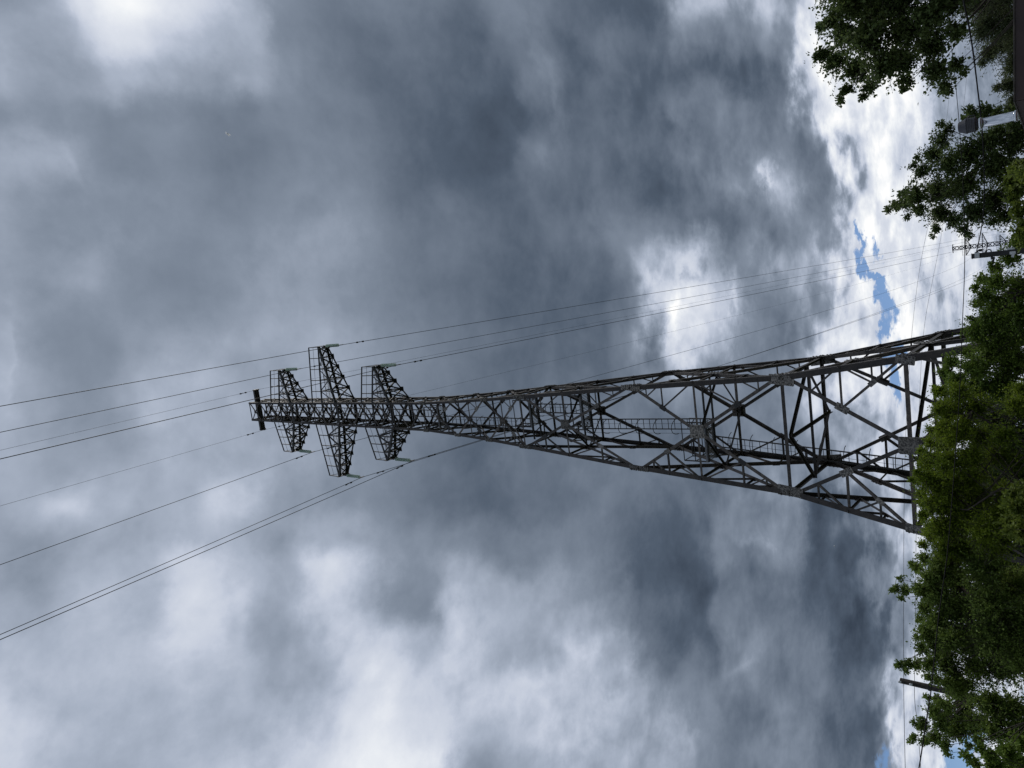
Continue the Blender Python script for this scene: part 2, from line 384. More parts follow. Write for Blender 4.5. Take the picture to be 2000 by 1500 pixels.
def make_pylon(loc, detail, ST, ST2, GU, DK):
    root = empty('lattice_pylon', loc, PSI)
    rnd = random.Random(3)
    def brace(name, p0, p1, n, w, m, parent=root, flip=1, base=.026):
        d = (p1-p0).normalized(); u = d.cross(n).normalized()*flip; off = -n*(base+rnd.random()*.012)
        if not detail: w = w*1.6
        b = MB(); b.angle(p0+off-u*w/2, p1+off-u*w/2, u, -n, w)
        return b.build(name, m, parent, p0)
    def plate(name, c, ax, n, la, lb, m, bolts=0, out=.004, parent=root):
        """flat gusset plate, long side la along ax, with bolt heads"""
        if not detail: return
        ax = ax.normalized(); q = n.cross(ax).normalized(); b = MB()
        R = Matrix((ax, q, n)).transposed()
        ch = .07*min(la, lb); t = .014; o = out+rnd.random()*.003
        pr = [(-la/2+ch, -lb/2), (la/2-ch, -lb/2), (la/2, -lb/2+ch), (la/2, lb/2-ch), (la/2-ch, lb/2), (-la/2+ch, lb/2), (-la/2, lb/2-ch), (-la/2, -lb/2+ch)]
        b.add([c+ax*x+q*y+n*z for z in (o, o+t) for x, y in pr], [tuple(range(7, -1, -1)), tuple(range(8, 16))]+[(i, (i+1) % 8, 8+(i+1) % 8, 8+i) for i in range(8)])
        for i in range(bolts):
            for sgn in (-1, 1):
                x = (-.5+(i+.5)/bolts)*la*.9; y = sgn*lb*(.28+.08*(i % 2))
                b.box(c+ax*x+q*y+n*(o+t+.012), (.05, .05, .034), R)
        b.build(name, m, parent, c)
    # legs
    for k in range(4):
        sx, sy = SGN[k]; u = Vector((-sx, 0, 0)); v = Vector((0, -sy, 0)); b = MB()
        ws = [.24, .22, .20, .18, .16, .15, .145, .14]
        for (z0, _), (z1, _), w in zip(LV, LV[1:], ws):
            b.angle(corner(k, z0), corner(k, z1), u, v, w if detail else w*1.1, max(.012, w*.09))
        b.build('leg', ST, root)
        if detail:
            f = MB(); f.box(corner(k, 0)+Vector((0, 0, .12)), (1.1, 1.1, .5)); f.box(corner(k, 0)+Vector((0, 0, .41)), (.6, .6, .06))
            f.build('concrete_footing', CONC, root)
    def redundant_tri(P0, P1, Q, n, w, m, full=True):
        """P0-P1 piece of the leg, Q the far end of the diagonal that starts at P0"""
        Mm = mid(P0, P1); N = mid(Q, P0)
        brace('secondary_brace', N, Mm, n, w, m); brace('secondary_brace', N, P1, n, w, m)
        if full:
            n2 = mid(N, P0); q1 = mid(P0, Mm)
            brace('secondary_brace', n2, q1, n, w*.85, m); brace('secondary_brace', n2, Mm, n, w*.85, m)
        plate('gusset_plate', N, (P0-Q), n, .30, .2, DK if rnd.random() < .5 else GU, 0, -.03)
    def panel_K(z0, z1, up, wd, wh, wr):
        for k in range(4):
            n = FN[k]; A0, B0, A1, B1 = corner(k, z0), corner(k+1, z0), corner(k, z1), corner(k+1, z1)
            if up: Q = mid(A0, B0); ends = ((A1, A0), (B1, B0))
            else: Q = mid(A1, B1); ends = ((A0, A1), (B0, B1))
            for P, O in ends:
                brace('diagonal_brace', Q, P, n, wd, ST2)
                if detail:
                    N = mid(Q, P); Mm = mid(P, O)
                    brace('secondary_brace', N, O, n, wr*1.15, ST2); brace('secondary_brace', N, Mm, n, wr, ST2)
                    n2 = mid(N, P); brace('secondary_brace', n2, Mm, n, wr*.9, ST2); brace('secondary_brace', n2, mid(Mm, P), n, wr*.8, ST2)
                    n3 = mid(N, O); brace('secondary_brace', n3, Mm, n, wr*.9, ST2); brace('secondary_brace', n3, mid(Mm, O), n, wr*.8, ST2)
                    plate('gusset_plate', N, (P-Q), n, .5, .26, GU, 3, -.03); plate('gusset_plate', n3, (O-N), n, .3, .18, GU, 0, -.03)
    def horizontals(z, w, m=None):
        for k in range(4):
            brace('horizontal_strut', corner(k, z), corner(k+1, z), FN[k], w, m or ST2)
    def plan(z, w, cross=True):
        ms = [mid(corner(k, z), corner(k+1, z))-FN[k]*.05 for k in range(4)]; up = Vector((0, 0, 1))
        for k in range(4): brace('plan_brace', ms[k], ms[(k+1) % 4], up, w, ST, base=.1)
        if cross:
            brace('plan_brace', ms[1], ms[3], up, w, ST, base=.14); brace('plan_brace', ms[0], ms[2], up, w, ST, base=.2)
    def panel_X(z0, z1, wd, wh, wr, lvl):
        w0, w1 = HW(z0), HW(z1); zc = z0+(z1-z0)*w0/(w0+w1)
        for k in range(4):
            n = FN[k]; A0, B0, A1, B1 = corner(k, z0), corner(k+1, z0), corner(k, z1), corner(k+1, z1)
            Am, Bm = corner(k, zc), corner(k+1, zc); C = mid(Am, Bm)
            # diagonals leave the true straight line by nothing: C lies on both
            if lvl >= 2:
                brace('diagonal_brace', A0, C, n, wd, ST2); brace('diagonal_brace', C, B1, n, wd, ST2)
                brace('diagonal_brace', B0, C, n, wd, ST2, flip=-1, base=.042); brace('diagonal_brace', C, A1, n, wd, ST2, flip=-1, base=.042)
            else:
                brace('diagonal_brace', A0, B1, n, wd, ST2); brace('diagonal_brace', B0, A1, n, wd, ST2, flip=-1, base=.042)
            if lvl >= 1: brace('horizontal_strut', Am, Bm, n, wh, ST2, base=.06)
            if detail and lvl >= 2:
                for P, Pm in ((A0, Am), (B0, Bm), (A1, Am), (B1, Bm)): redundant_tri(P, Pm, C, n, wr, ST2, lvl >= 2)
            elif detail and lvl == 1:
                for P, Pm in ((A0, Am), (B0, Bm)): redundant_tri(P, Pm, C, n, wr, ST2, False)
            sz = max(.22, .26*w0); plate('gusset_plate', C, Vector((0, 0, 1)), n, sz*1.05, sz*.95, GU if lvl >= 2 else ST2, 4 if lvl >= 2 else 2, -.02)
        return zc
    zs = [p[0] for p in LV]
    if detail: panel_K(zs[0], zs[1], False, .15, .13, .08)
    panel_K(zs[1], zs[2], True, .14, .13, .08)
    horizontals(zs[1], .14); horizontals(zs[2], .13)
    if detail: plan(zs[1], .11); plan(zs[2], .11)
    z12 = panel_X(zs[2], zs[3], .135, .09, .07, 2)
    z23 = panel_X(zs[3], zs[4], .12, .08, .062, 2)
    if detail: plan(z12, .08, False); plan(z23, .07, False)
    panel_X(zs[4], zs[5], .10, .07, .05, 1); panel_X(zs[5], zs[6], .095, .065, .05, 1); panel_X(zs[6], zs[7], .085, .06, .045, 1)
    horizontals(zs[4], .08); horizontals(zs[7], .075)
    # gussets on the legs
    for z, la, lb, nb in ((zs[1], .62, .30, 4), (zs[2], 1.0, .38, 6), (zs[3], 1.0, .22, 8), (zs[4], .8, .18, 7), (zs[5], .5, .15, 4), (zs[6], .45, .14, 4), (zs[7], .45, .14, 4)):
        for k in range(4):
            ax = corner(k, z+.5)-corner(k, z-.5)
            plate('gusset_plate', corner(k, z)+(corner(k+1, z)-corner(k, z)).normalized()*(lb/2-.01), ax, FN[k], la, lb, GU, nb, .004)
            plate('gusset_plate', corner(k+1, z)+(corner(k, z)-corner(k+1, z)).normalized()*(lb/2-.01), ax, FN[k], la, lb, GU, nb, .004)
    for k in range(4): plate('gusset_plate', mid(corner(k, zs[1]), corner(k+1, zs[1])), Vector((0, 0, 1)), FN[k], .72, .60, GU, 5, -.01)
    # slim upper body
    npan = 14; zz = [zs[7]+(zs[8]-zs[7])*i/npan for i in range(npan+1)]
    for z0, z1 in zip(zz, zz[1:]): panel_X(z0, z1, .085, .05, .05, 0)
    for i in range(2, npan+1, 2): horizontals(zz[i], .075)
    # cross arms
    for i in range(3):
        z = ARMZ[i]; h = ARMH[i]; w = HW(z); wl = HW(z-h)
        horizontals(z, .12, DK); horizontals(z-h, .11, DK)
        brace('plan_brace', corner(0, z), corner(2, z), Vector((0, 0, 1)), .06, DK, base=.05); brace('plan_brace', corner(1, z), corner(3, z), Vector((0, 0, 1)), .06, DK, base=.09)
        for s in (1, -1):
            tipf, tipb = Vector((s*ARML[i], -TIPW, z)), Vector((s*ARML[i], TIPW, z))
            bf, bb = Vector((s*w, -w, z)), Vector((s*w, w, z))
            lf, lb_ = Vector((s*wl, -wl, z-h)), Vector((s*wl, wl, z-h))
            dn = Vector((0, 0, -.16))
            a = MB(); sw = .075
            for p0, p1, yy in ((bf, tipf, 1), (bb, tipb, -1)):
                a.angle(p0, p1, Vector((0, yy, 0)), Vector((0, 0, -1)), .125)
            for p0, p1, yy in ((lf, tipf+dn, 1), (lb_, tipb+dn, -1)):
                a.angle(p0, p1, Vector((0, yy, 0)), Vector((0, 0, 1)), .115)
            a.box((s*(ARML[i]+.01), 0, z-.085), (.03, 2*TIPW+.22, .22)); a.box((s*(ARML[i]-.09), 0, z-.19), (.14, .26, .03))
            for yy in (-TIPW, TIPW): a.box((s*(ARML[i]-.12), yy*1.02, z-.09), (.3, .016, .2))
            arm = a.build('cross_arm', DK, root, mid(bf, tipf))
            par = arm
            def sub(name, mb, m):
                o = mb.build(name, m, None, None); o.parent = par; o.location = -Vector(par.location); return o
            def abr(p0, p1, n, w_, nm='arm_brace'):
                d = (p1-p0).normalized(); u = d.cross(n).normalized(); off = -n*(.012+rnd.random()*.008)
                b = MB(); b.angle(p0+off-u*w_/2, p1+off-u*w_/2, u, -n, w_); sub(nm, b, DK)
            npn = 5 if i == 1 else 4
            ff = [lp(bf, tipf, t/npn) for t in range(npn+1)]; fb = [lp(bb, tipb, t/npn) for t in range(npn+1)]
            gf = [lp(lf, tipf+dn, t/npn) for t in range(npn+1)]; gb = [lp(lb_, tipb+dn, t/npn) for t in range(npn+1)]
            FRn, BKn, UPn = Vector((0, -1, 0)), Vector((0, 1, 0)), Vector((0, 0, 1))
            for t in range(npn):
                abr(gf[t], gb[t+1], -UPn, .075); abr(gb[t], gf[t+1], -UPn, .075)
                for T, G, nn in ((ff, gf, FRn), (fb, gb, BKn)):
                    if t % 2 == 0: abr(G[t], T[t+1], nn, .07)
                    else: abr(T[t], G[t+1], nn, .07)
                    if t: abr(T[t], G[t], nn, .065)
                    if detail and t < 3: abr(mid(T[t], G[t]), mid(G[t], T[t+1]) if t % 2 == 0 else mid(T[t], G[t+1]), nn, .035)
                if t:
                    abr(gf[t], gb[t], -UPn, .075); abr(ff[t], fb[t], UPn, .07)
                    if detail:
                        for G in (gf[t], gb[t]):
                            b = MB(); b.box(G+Vector((0, 0, .02)), (.30, .018, .22)); sub('arm_gusset', b, DK)
            hr = MB(); hh = 1.0; tube = hr.bar; e = Vector((s*.06, 0, 0))
            for p in [lp(bf, tipf, t/(npn)) for t in range(1, npn+1)]:
                tube(p, p+Vector((0, 0, hh)), .05 if detail else .06)
            tube(bf+Vector((0, 0, hh)), tipf+Vector((0, 0, hh)), .06 if detail else .07)
            if detail:
                tube(bf+Vector((0, 0, hh*.5)), tipf+Vector((0, 0, hh*.5)), .014)
                tube(tipf+Vector((0, 0, hh)), tipb+Vector((0, 0, .5)), .03)
                tube(tipb, tipb+Vector((0, 0, .5)), .03)
            sub('handrail', hr, DK)
            if detail:
                gr = MB(); L_ = abs(ARML[i]-w); nb = int(L_/.06)
                for q in range(nb):
                    x = s*(w+.05+L_*q/nb); gr.box((x, 0, z+.012), (.012, .5, .03))
                for yy in (-.25, 0, .25): gr.box((s*(w+L_/2), yy, z+.012), (L_, .012, .036))
                tag(sub('walkway_grating', gr, GRATE), kind='stuff')
    # earth wire beam: two channels back to back
    for yy in (-.105, .105):
        b = MB(); b.bar((-BEAML, yy, BEAMZ), (BEAML, yy, BEAMZ), .15, .22); b.build('earth_wire_beam', DK, root)
    for s in (-1, 1):
        b = MB(); b.box((s*(BEAML-.03), 0, BEAMZ-.03), (.1, .42, .24)); b.box((s*BEAML, 0, BEAMZ-.2), (.07, .1, .2)); b.build('beam_end_bracket', DK, root)
    if detail:
        # rest platforms and ladders inside the body
        def platform(y0, y1, x, b0, dep):
            P = local_at(x, y0, b0); Q = local_at(x, y1, b0); z = (P.z+Q.z)/2; xa, xb = sorted((P.x, Q.x))
            f = MB(); n_ = int((xb-xa)/.07)
            for q in range(n_+1): f.box((xa+(xb-xa)*q/n_, b0, z), (.028, dep, .03))
            for yy in (-dep/2, dep/2): f.box(((xa+xb)/2, b0+yy, z-.03), (xb-xa+.06, .06, .1))
            pl = f.build('rest_platform', GRATE, root)
            r = MB()
            for xx in (xa, xb):
                for yy in (-dep/2, dep/2): r.bar((xx, b0+yy, z), (xx, b0+yy, z+1.1), .05)
            for hz in (.55, 1.1):
                r.bar((xa, b0-dep/2, z+hz), (xb, b0-dep/2, z+hz), .03); r.bar((xa, b0+dep/2, z+hz), (xb, b0+dep/2, z+hz), .03); r.bar((xa, b0-dep/2, z+hz), (xa, b0+dep/2, z+hz), .03)
            # carrying beams to the faces
            w_ = HW(z)
            for yy in (-dep/2, dep/2): r.bar((-w_+.03, b0+yy, z-.10), (w_-.03, b0+yy, z-.10), .07)
            rr = r.build('platform_railing', DK, pl)
            return z
        platform(822, 897, 1385, .75, .8); platform(770, 836, 1143, .55, .7); platform(780, 830, 1042, .4, .6); platform(794, 838, 862, .3, .5)
        rungm = None
        def ladder(pa, pb, width, hoops, hd):
            d = (pb-pa); L_ = d.length; d.normalize(); u = Vector((1, 0, 0)); nrm = d.cross(u).normalized()
            r = MB()
            for sg in (-1, 1): r.bar(pa+u*sg*width/2, pb+u*sg*width/2, .045, .06, nrm)
            lad = r.build('ladder', DK, root, pa)
            rung = None
            for q in range(int(L_/.33)):
                c = d*(.15+.33*q)
                if rung is None:
                    b = MB(); b.bar(-u*width/2, u*width/2, .022); rung = b.build('rung', DK, lad); rung.location = c
                else: link_copy(rung, lad, c)
            if hoops:
                hp = None
                for q in range(int(L_/.95)):
                    c = d*(.7+.95*q)
                    if hp is None:
                        b = MB(); pts = [u*(.36*math.cos(a_)+hd)+nrm*(-.62*math.sin(a_)) for a_ in [math.pi*k/12 for k in range(13)]]
                        b.tube(pts, .016, 5); hp = b.build('safety_hoop', DK, lad); hp.location = c
                    else: link_copy(hp, lad, c)
                b = MB()
                for a_ in (.9, 1.57, 2.25):
                    o_ = u*(.36*math.cos(a_)+hd)+nrm*(-.62*math.sin(a_)); b.bar(o_+d*.6, o_+d*(L_-.4), .012)
                b.build('hoop_strap', DK, lad)
        ladder(local_at(1845, 918, 2.5), local_at(1400, 862, 1.35), .48, True, .15)
        ladder(local_at(1388, 828, .75), local_at(1140, 828, .75), .48, True, -.1)
        ladder(local_at(1140, 799, .55), local_at(1044, 797, .55), .46, True, -.05)
        ladder(local_at(1040, 826, .4), local_at(868, 820, .4), .45, True, -.05)
        ladder(local_at(862, 808, .3), local_at(520, 798, .3), .40, False, 0)
    return root

pyl = make_pylon((TX, TY, 0), True, STEEL, STEEL2, GUSSET, DARK)
tag(pyl, 'tall brown lattice power pylon with six short arms, filling the middle', 'pylon', 'pylons of the high-voltage line')
FAR = Vector((48.396, 317.2996, 3.7505))
PSI_KEEP = PSI; PSI = -0.1727
pyl2 = make_pylon(FAR, False, FARST, FARST, FARST, FARST); PSI = PSI_KEEP
tag(pyl2, 'small distant lattice pylon half hidden by leaves, beside the black utility pole', 'pylon', 'pylons of the high-voltage line')

def to_world(root, p):
    c, s = math.cos(root.rotation_euler.z), math.sin(root.rotation_euler.z)
    return Vector((root.location.x+c*p[0]-s*p[1], root.location.y+s*p[0]+c*p[1], root.location.z+p[2]))

# ------------------------------------------------------------------ insulator strings
INS = 1.95
def make_insulator(loc):
    root = empty('insulator_string', loc, PSI)
    b = MB(); b.bar((0, 0, 0), (0, 0, -.28), .04); b.box((0, 0, -.05), (.12, .03, .12)); b.box((0, 0, -.26), (.06, .06, .08)); b.build('hanger', DARK, root)
    disc = None
    for q in range(10):
        z = -.34-.139*q
        if disc is None:
            b = MB(); b.lathe((0, 0, 0), [(.03, .07), (.045, .06), (.05, .03), (.108, -.005), (.11, -.016), (.07, -.024), (.03, -.035), (.018, -.07)], 12)
            disc = b.build('insulator_disc', GLASSG, root, smooth=True); disc.location = (0, 0, z)
        else: link_copy(disc, root, (0, 0, z))
    b = MB(); b.bar((0, 0, -1.66), (0, 0, -1.88), .035); b.box((0, 0, -INS+.03), (.05, .34, .07)); b.box((0, 0, -INS-.02), (.035, .2, .06)); b.build('suspension_clamp', DARK, root)
    return root
arm_words = ['lowest', 'long middle', 'highest']
side_words = {1: 'on the chimney side of the pylon', -1: 'on the hedge side of the pylon'}
ins0 = None; ATT = {}
for i in range(3):
    for s in (1, -1):
        p = to_world(pyl, (s*ARML[i], 0, ARMZ[i]-.19))
        if ins0 is None: o = ins0 = make_insulator(p)
        else: o = copy_tree(ins0); o.location = p
        tag(o, f'green insulator string under the {arm_words[i]} arm {side_words[s]}', 'insulator', 'insulator strings of the near pylon')
        ATT[(i, s)] = p+Vector((0, 0, -INS-.02))
        q = to_world(pyl2, (s*ARML[i], 0, ARMZ[i]-.19)); ATT[(i, s, 'far')] = q+Vector((0, 0, -INS-.02))
        if not (i == 0 and s == -1):
            o = copy_tree(ins0); o.location = q; o.rotation_euler.z = -0.1727
            tag(o, f'tiny insulator string under {arm_words[i]} arm of the distant pylon, ' + ('chimney side' if s == 1 else 'hedge side'), 'insulator', 'insulator strings of the distant pylon')

# ------------------------------------------------------------------ conductors
SAG = 10.0
def conductor(P0, P1, edge_y, label, m, r, sag, damp, slope=-.13, cat='power line', group='conductors of the high-voltage line'):
    # direction of the span behind the camera, from where the wire leaves the picture
    v = ray(0, edge_y); k = P0.z/v.z
    for _ in range(40):
        Q = Vector((0, 0, CAM_Z))+v*k; dd = math.hypot(Q.x-P0.x, Q.y-P0.y); k = (P0.z+slope*dd-CAM_Z)/v.z
    h = Vector((Q.x-P0.x, Q.y-P0.y, 0)).normalized(); Ls = 280.0
    back = [P0+h*t+Vector((0, 0, slope*t*(1-t/Ls))) for t in [Ls*((i/60)**1.6) for i in range(61)]]
    fwd = []
    n_ = 90
    for i in range(1, n_+1):
        t = i/n_; p = P0.lerp(P1, t); p.z -= 4*sag*t*(1-t); fwd.append(p)
    d2 = (P1-P0); d2.z = 0; d2.normalize(); nxt = []
    for i in range(1, 21):
        t = 260*i/20; nxt.append(P1+d2*t+Vector((0, 0, -.14*t*(1-t/280)+.012*t)))
    pts = back[::-1]+fwd+nxt
    b = MB(); b.tube(pts, r, 6); o = b.build('conductor', m, None, P0, True)
    tag(o, label, cat, group)
    s0 = (P1-P0).normalized(); s0.z = -4*sag/(P1-P0).length; s0.normalize(); h0 = (h+Vector((0, 0, slope))).normalized()
    if damp:
        for dv in ((s0, h0) if damp == 2 else (s0,)):
            for dist in (1.35,):
                c = dv*dist; b = MB(); ddn = Vector((0, 0, -.085))
                b.bar(c+Vector((0, 0, .02)), c+ddn, .05); b.tube([c+ddn-dv*.24, c+ddn+dv*.24], .012, 5)
                for sg in (-1, 1): b.tube([c+ddn+dv*sg*.13, c+ddn+dv*sg*.16, c+ddn+dv*sg*.28, c+ddn+dv*sg*.30], [.03, .05, .05, .03], 8)
                b.build('vibration_damper', DAMP, o)
    return o
EDGE = {(0, 1): 898, (1, 1): 794, (2, 1): 845, (0, -1): 1254, (1, -1): 1243, (2, -1): 1105}
for i in range(3):
    for s in (1, -1):
        conductor(ATT[(i, s)], ATT[(i, s, 'far')], EDGE[(i, s)],
                  f'conductor wire under the {arm_words[i]} arm ' + side_words[s], CABLE, .017, SAG, 2)
for s, ey in ((1, 880), (-1, 989)):
    p = to_world(pyl, (s*BEAML, 0, BEAMZ-.3)); q = to_world(pyl2, (s*BEAML, 0, BEAMZ-.3))
    conductor(p, q, ey, 'thin pale earth wire from the ' + ('chimney' if s == 1 else 'hedge') + ' end of the near pylon\'s top beam', EARTHW, .009, 8.0, 2, -.10, 'earth wire', 'earth wires of the high-voltage line')

# ------------------------------------------------------------------ low-voltage wires and poles
def smooth_path(pts, k=8):
    out = []; n = len(pts)
    for i in range(n-1):
        p0, p1, p2, p3 = pts[max(i-1, 0)], pts[i], pts[i+1], pts[min(i+2, n-1)]
        for j in range(k):
            t = j/k
            out.append(.5*((2*p1)+(p2-p0)*t+(2*p0-5*p1+4*p2-p3)*t*t+(3*p1-p0-3*p2+p3)*t**3))
    return out+[pts[-1]]
def wire(name, px, r, m, label, cat='cable', group=None):
    pts = smooth_path([at_y(x, y, Y) for x, y, Y in px]); b = MB(); b.tube(pts, r, 6)
    return tag(b.build(name, m, None, pts[0], True), label, cat, group)
def ydep(y, y0, Y0, y1, Y1): return Y0+(Y1-Y0)*(y-y0)/(y1-y0)
wire('service_cable', [(x, y, ydep(y, 1500, 11, 100, 24)) for x, y in ((1838, -40), (1858, 90), (1870, 202), (1878, 307), (1883, 413), (1884, 520), (1880, 625), (1875, 750), (1867, 875), (1852, 1064), (1834, 1200), (1820, 1335), (1812, 1390), (1795, 1500), (1778, 1600))],
     .0085, BLACKC, 'long black service cable running across the hedge and past the flue cowl')
wire('aerial_cable', [(x, y, ydep(y, 0, 11, 497, 20.6)) for x, y in ((1876, -60), (1882, 0), (1893, 55), (1901, 105), (1909, 170), (1918, 250), (1922, 330), (1922, 400), (1916, 450), (1907, 493))],
     .012, BLACKC, 'thick black aerial cable ending at the clamp on the black pole')
PL = at_h(1758, 1329, 24.0)          # top of the wooden pole
for (px, lab, r) in (([(1855, 150, 62), (1849, 232, 58), (1816, 422, 50), (1797, 520, 46), (1782, 640, 42), (1771, 800, 37.5), (1766, 980, 33), (1765, 1150, 28), (1765, 1332, None), (1768, 1500, 20), (1771, 1600, 18)], 'thin bare wire fixed to the top of the wooden pole in the trees', .007),
                     ([(1890, 120, 62), (1880, 220, 58), (1839, 456, 50), (1827, 520, 47), (1805, 640, 42), (1795, 800, 37.5), (1790, 1000, 32), (1788, 1200, 27), (1786, 1344, None), (1790, 1400, 22.5), (1797, 1480, 20), (1803, 1600, 17)], 'thin bare wire fixed lower down on the wooden pole in the trees', .007)):
    wire('bare_wire', [(x, y, PL.y if Y is None else Y) for x, y, Y in px], r, EARTHW, lab, 'wire', 'bare wires on the wooden pole')

wp = empty('utility_pole', (PL.x, PL.y, 0)); tag(wp, 'weathered wooden pole standing in the trees near the bottom corner', 'utility pole')
b = MB(); b.lathe((0, 0, 0), [(.12, 0), (.09, PL.z*.6), (.075, PL.z-.02), (.065, PL.z)], 12); b.build('pole', WOOD, wp, smooth=True)
for dzp, sx in ((.14, 1), (.42, 1)):
    b = MB(); b.tube([(0, -.08, PL.z-dzp), (.02, -.16, PL.z-dzp), (.02, -.18, PL.z-dzp+.08)], .009, 6); b.build('insulator_hook', DAMP, wp)
    b = MB(); b.lathe((.02, -.18, PL.z-dzp+.06), [(.02, 0), (.036, .02), (.03, .05), (.036, .06), (.02, .09)], 10); b.build('pin_insulator', WHITE, wp, smooth=True)
bs = None
for k in range(2):
    b = MB(); b.lathe((0, 0, PL.z-.75-k*1.0), [(.098, 0), (.098, .05)], 12); b.build('steel_band', DAMP, wp)

PR = at_h(1899, 500.5, 21.5)
bp = empty('utility_pole', (PR.x, PR.y, 0)); tag(bp, 'slim black utility pole with clamps and pale boxes, in front of the leaves', 'utility pole')
b = MB(); b.box((0, 0, PR.z/2), (.11, .11, PR.z)); b.box((0, 0, PR.z+.006), (.125, .125, .012)); b.build('pole', POLEST, bp)
b = MB(); b.box((.0, -.075, PR.z-.115), (.12, .05, .10)); b.box((.07, -.03, PR.z-.10), (.035, .06, .07)); b.bar((-.06, -.06, PR.z-.07), (.09, -.06, PR.z-.07), .02); b.build('anchor_clamp', WHITE, bp)
b = MB(); b.tube([(.08, -.05, PR.z-.10), (.12, -.05, PR.z-.14), (.14, -.05, PR.z-.19), (.09, -.05, PR.z-.20)], .018, 6); b.box((.12, -.05, PR.z-.18), (.05, .05, .07)); b.build('cable_end', BLACKC, bp)
b = MB(); b.tube([(.05, 0, PR.z-.40), (.105, 0, PR.z-.39), (.125, 0, PR.z-.35), (.11, 0, PR.z-.31), (.05, 0, PR.z-.29)], .014, 6); b.build('bracket', POLEST, bp)
b = MB(); b.bar((-.05, 0, PR.z-.40), (-.10, 0, PR.z-.43), .04); b.bar((-.10, 0, PR.z-.39), (-.10, 0, PR.z-.47), .06, .055); b.bar((-.12, -.02, PR.z-.45), (-.19, -.04, PR.z-.44), .035); b.bar((-.19, -.04, PR.z-.42), (-.19, -.04, PR.z-.46), .03); b.build('lamp_bracket', POLEST, bp)
b = MB(); b.box((.075, -.02, PR.z-.80), (.045, .08, .15)); b.box((.075, -.065, PR.z-.80), (.03, .012, .09)); b.build('junction_box', WHITE, bp)
b = MB(); b.box((-.03, -.065, PR.z-.84), (.07, .025, .12)); b.bar((-.05, -.06, PR.z-.86), (-.13, -.08, PR.z-.84), .055); b.build('junction_box', WHITE, bp)
for k in range(3):
    b = MB(); b.box((0, 0, PR.z-.25-k*.33), (.118, .118, .018)); b.build('steel_band', DAMP, bp)

PC = at_h(1793, -19.5, 12.5)
cpole = empty('concrete_pole', (PC.x, PC.y, 0)); tag(cpole, 'pale concrete pole, only a corner of its top showing at the picture edge', 'pole')
b = MB(); w_ = .125
b.add([(sx*w_*1.25, sy*w_*1.25, 0) for sx, sy in SGN]+[(sx*w_, sy*w_, PC.z) for sx, sy in SGN], [(3, 2, 1, 0), (4, 5, 6, 7), (0, 1, 5, 4), (1, 2, 6, 5), (2, 3, 7, 6), (3, 0, 4, 7)])
b.build('pole', CONC, cpole)

# ------------------------------------------------------------------ house roof edge and flue
K = at_h(1982.5, 196, 9.5); zK = K.z
K2 = at_z(2001, 246, zK); K3 = at_z(1982, -120, zK)
ex = (K3-K); ex.z = 0; ex.normalize(); ey = Vector((-ex.y, ex.x, 0))
if (K2-K).dot(ey) < 0: ey = -ey
dside = (K2-K); dside.z = 0; dside.normalize()
hs = empty('house', (K.x, K.y, 0)); tag(hs, 'low house with brown metal roof edge at the picture corner', 'house')
def hp(a, c, z): return ex*a+dside*c+Vector((0, 0, z))
Wd, Dp = 7.0, 6.5
def slab(mb, a0, a1, c0, c1, z0, z1):
    mb.add([hp(a, c, z) for z in (z0, z1) for a, c in ((a0, c0), (a1, c0), (a1, c1), (a0, c1))], [(3, 2, 1, 0), (4, 5, 6, 7), (0, 1, 5, 4), (1, 2, 6, 5), (2, 3, 7, 6), (3, 0, 4, 7)])
b = MB(); slab(b, .03, Wd-.03, .03, Dp-.03, zK-.09, zK-.012); b.build('roof', BROWN, hs)
b = MB(); slab(b, 0, Wd, -.004, .026, zK-.105, zK); b.build('fascia', BROWN, hs)
b = MB(); slab(b, -.004, .026, .028, Dp, zK-.105, zK); b.build('fascia', BROWN, hs)
b = MB(); slab(b, -.02, Wd, -.024, .0, zK+.001, zK+.012); slab(b, -.02, .0, .001, Dp, zK+.001, zK+.012); b.build('drip_edge', STEEL2, hs)
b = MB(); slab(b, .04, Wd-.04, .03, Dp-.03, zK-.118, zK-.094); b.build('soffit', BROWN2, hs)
b = MB(); slab(b, .45, Wd-.45, .45, Dp-.45, 0, zK-.12); b.build('wall', WALL, hs)
for k in range(12):
    a = .3+k*.52
    b = MB(); slab(b, a, a+.03, .03, Dp-.03, zK-.011, zK+.0); b.build('roof_seam', BROWN, hs)
F0 = at_h(1996, 224, 11.2); F1 = at_h(1911, 240, 11.2)
FT = at_h(1872, 246, 11.2)
fx, fy = F0.x, F0.y; lz = lambda z: z
fl = MB(); fr = .058
lx, ly = fx-K.x, fy-K.y
def L3(z): return Vector((lx, ly, z))
ztop = F1.z
fl.lathe(L3(0), [(fr, zK-.2), (fr, ztop)], 24); o = fl.build('flue_pipe', STAIN, hs, smooth=True)
for zz_ in (zK+.16, ztop-.04):
    b = MB(); b.lathe(L3(zz_), [(fr+.002, 0), (fr+.009, .008), (fr+.009, .03), (fr+.002, .038)], 24); bb_ = b.build('pipe_band', STAIN, o, smooth=True)
hcap = FT.z-ztop
b = MB(); b.lathe(L3(ztop), [(fr*.95, 0), (fr*1.02, .01), (fr*1.52, .03), (fr*1.52, hcap*.55), (fr*1.66, hcap*.56), (fr*1.66, hcap*.6), (fr*1.05, hcap*.98), (fr*1.0, hcap)], 20)
cow = b.build('cowl', CAPM, hs)
b = MB()
for k in range(5): b.lathe(L3(ztop+hcap*(.12+.08*k)), [(fr*1.53, 0), (fr*1.58, .005), (fr*1.58, .012), (fr*1.53, .017)], 20)
b.build('cowl_louvre', CAPM, cow)
b = MB(); sd = ex*(fr*1.5)
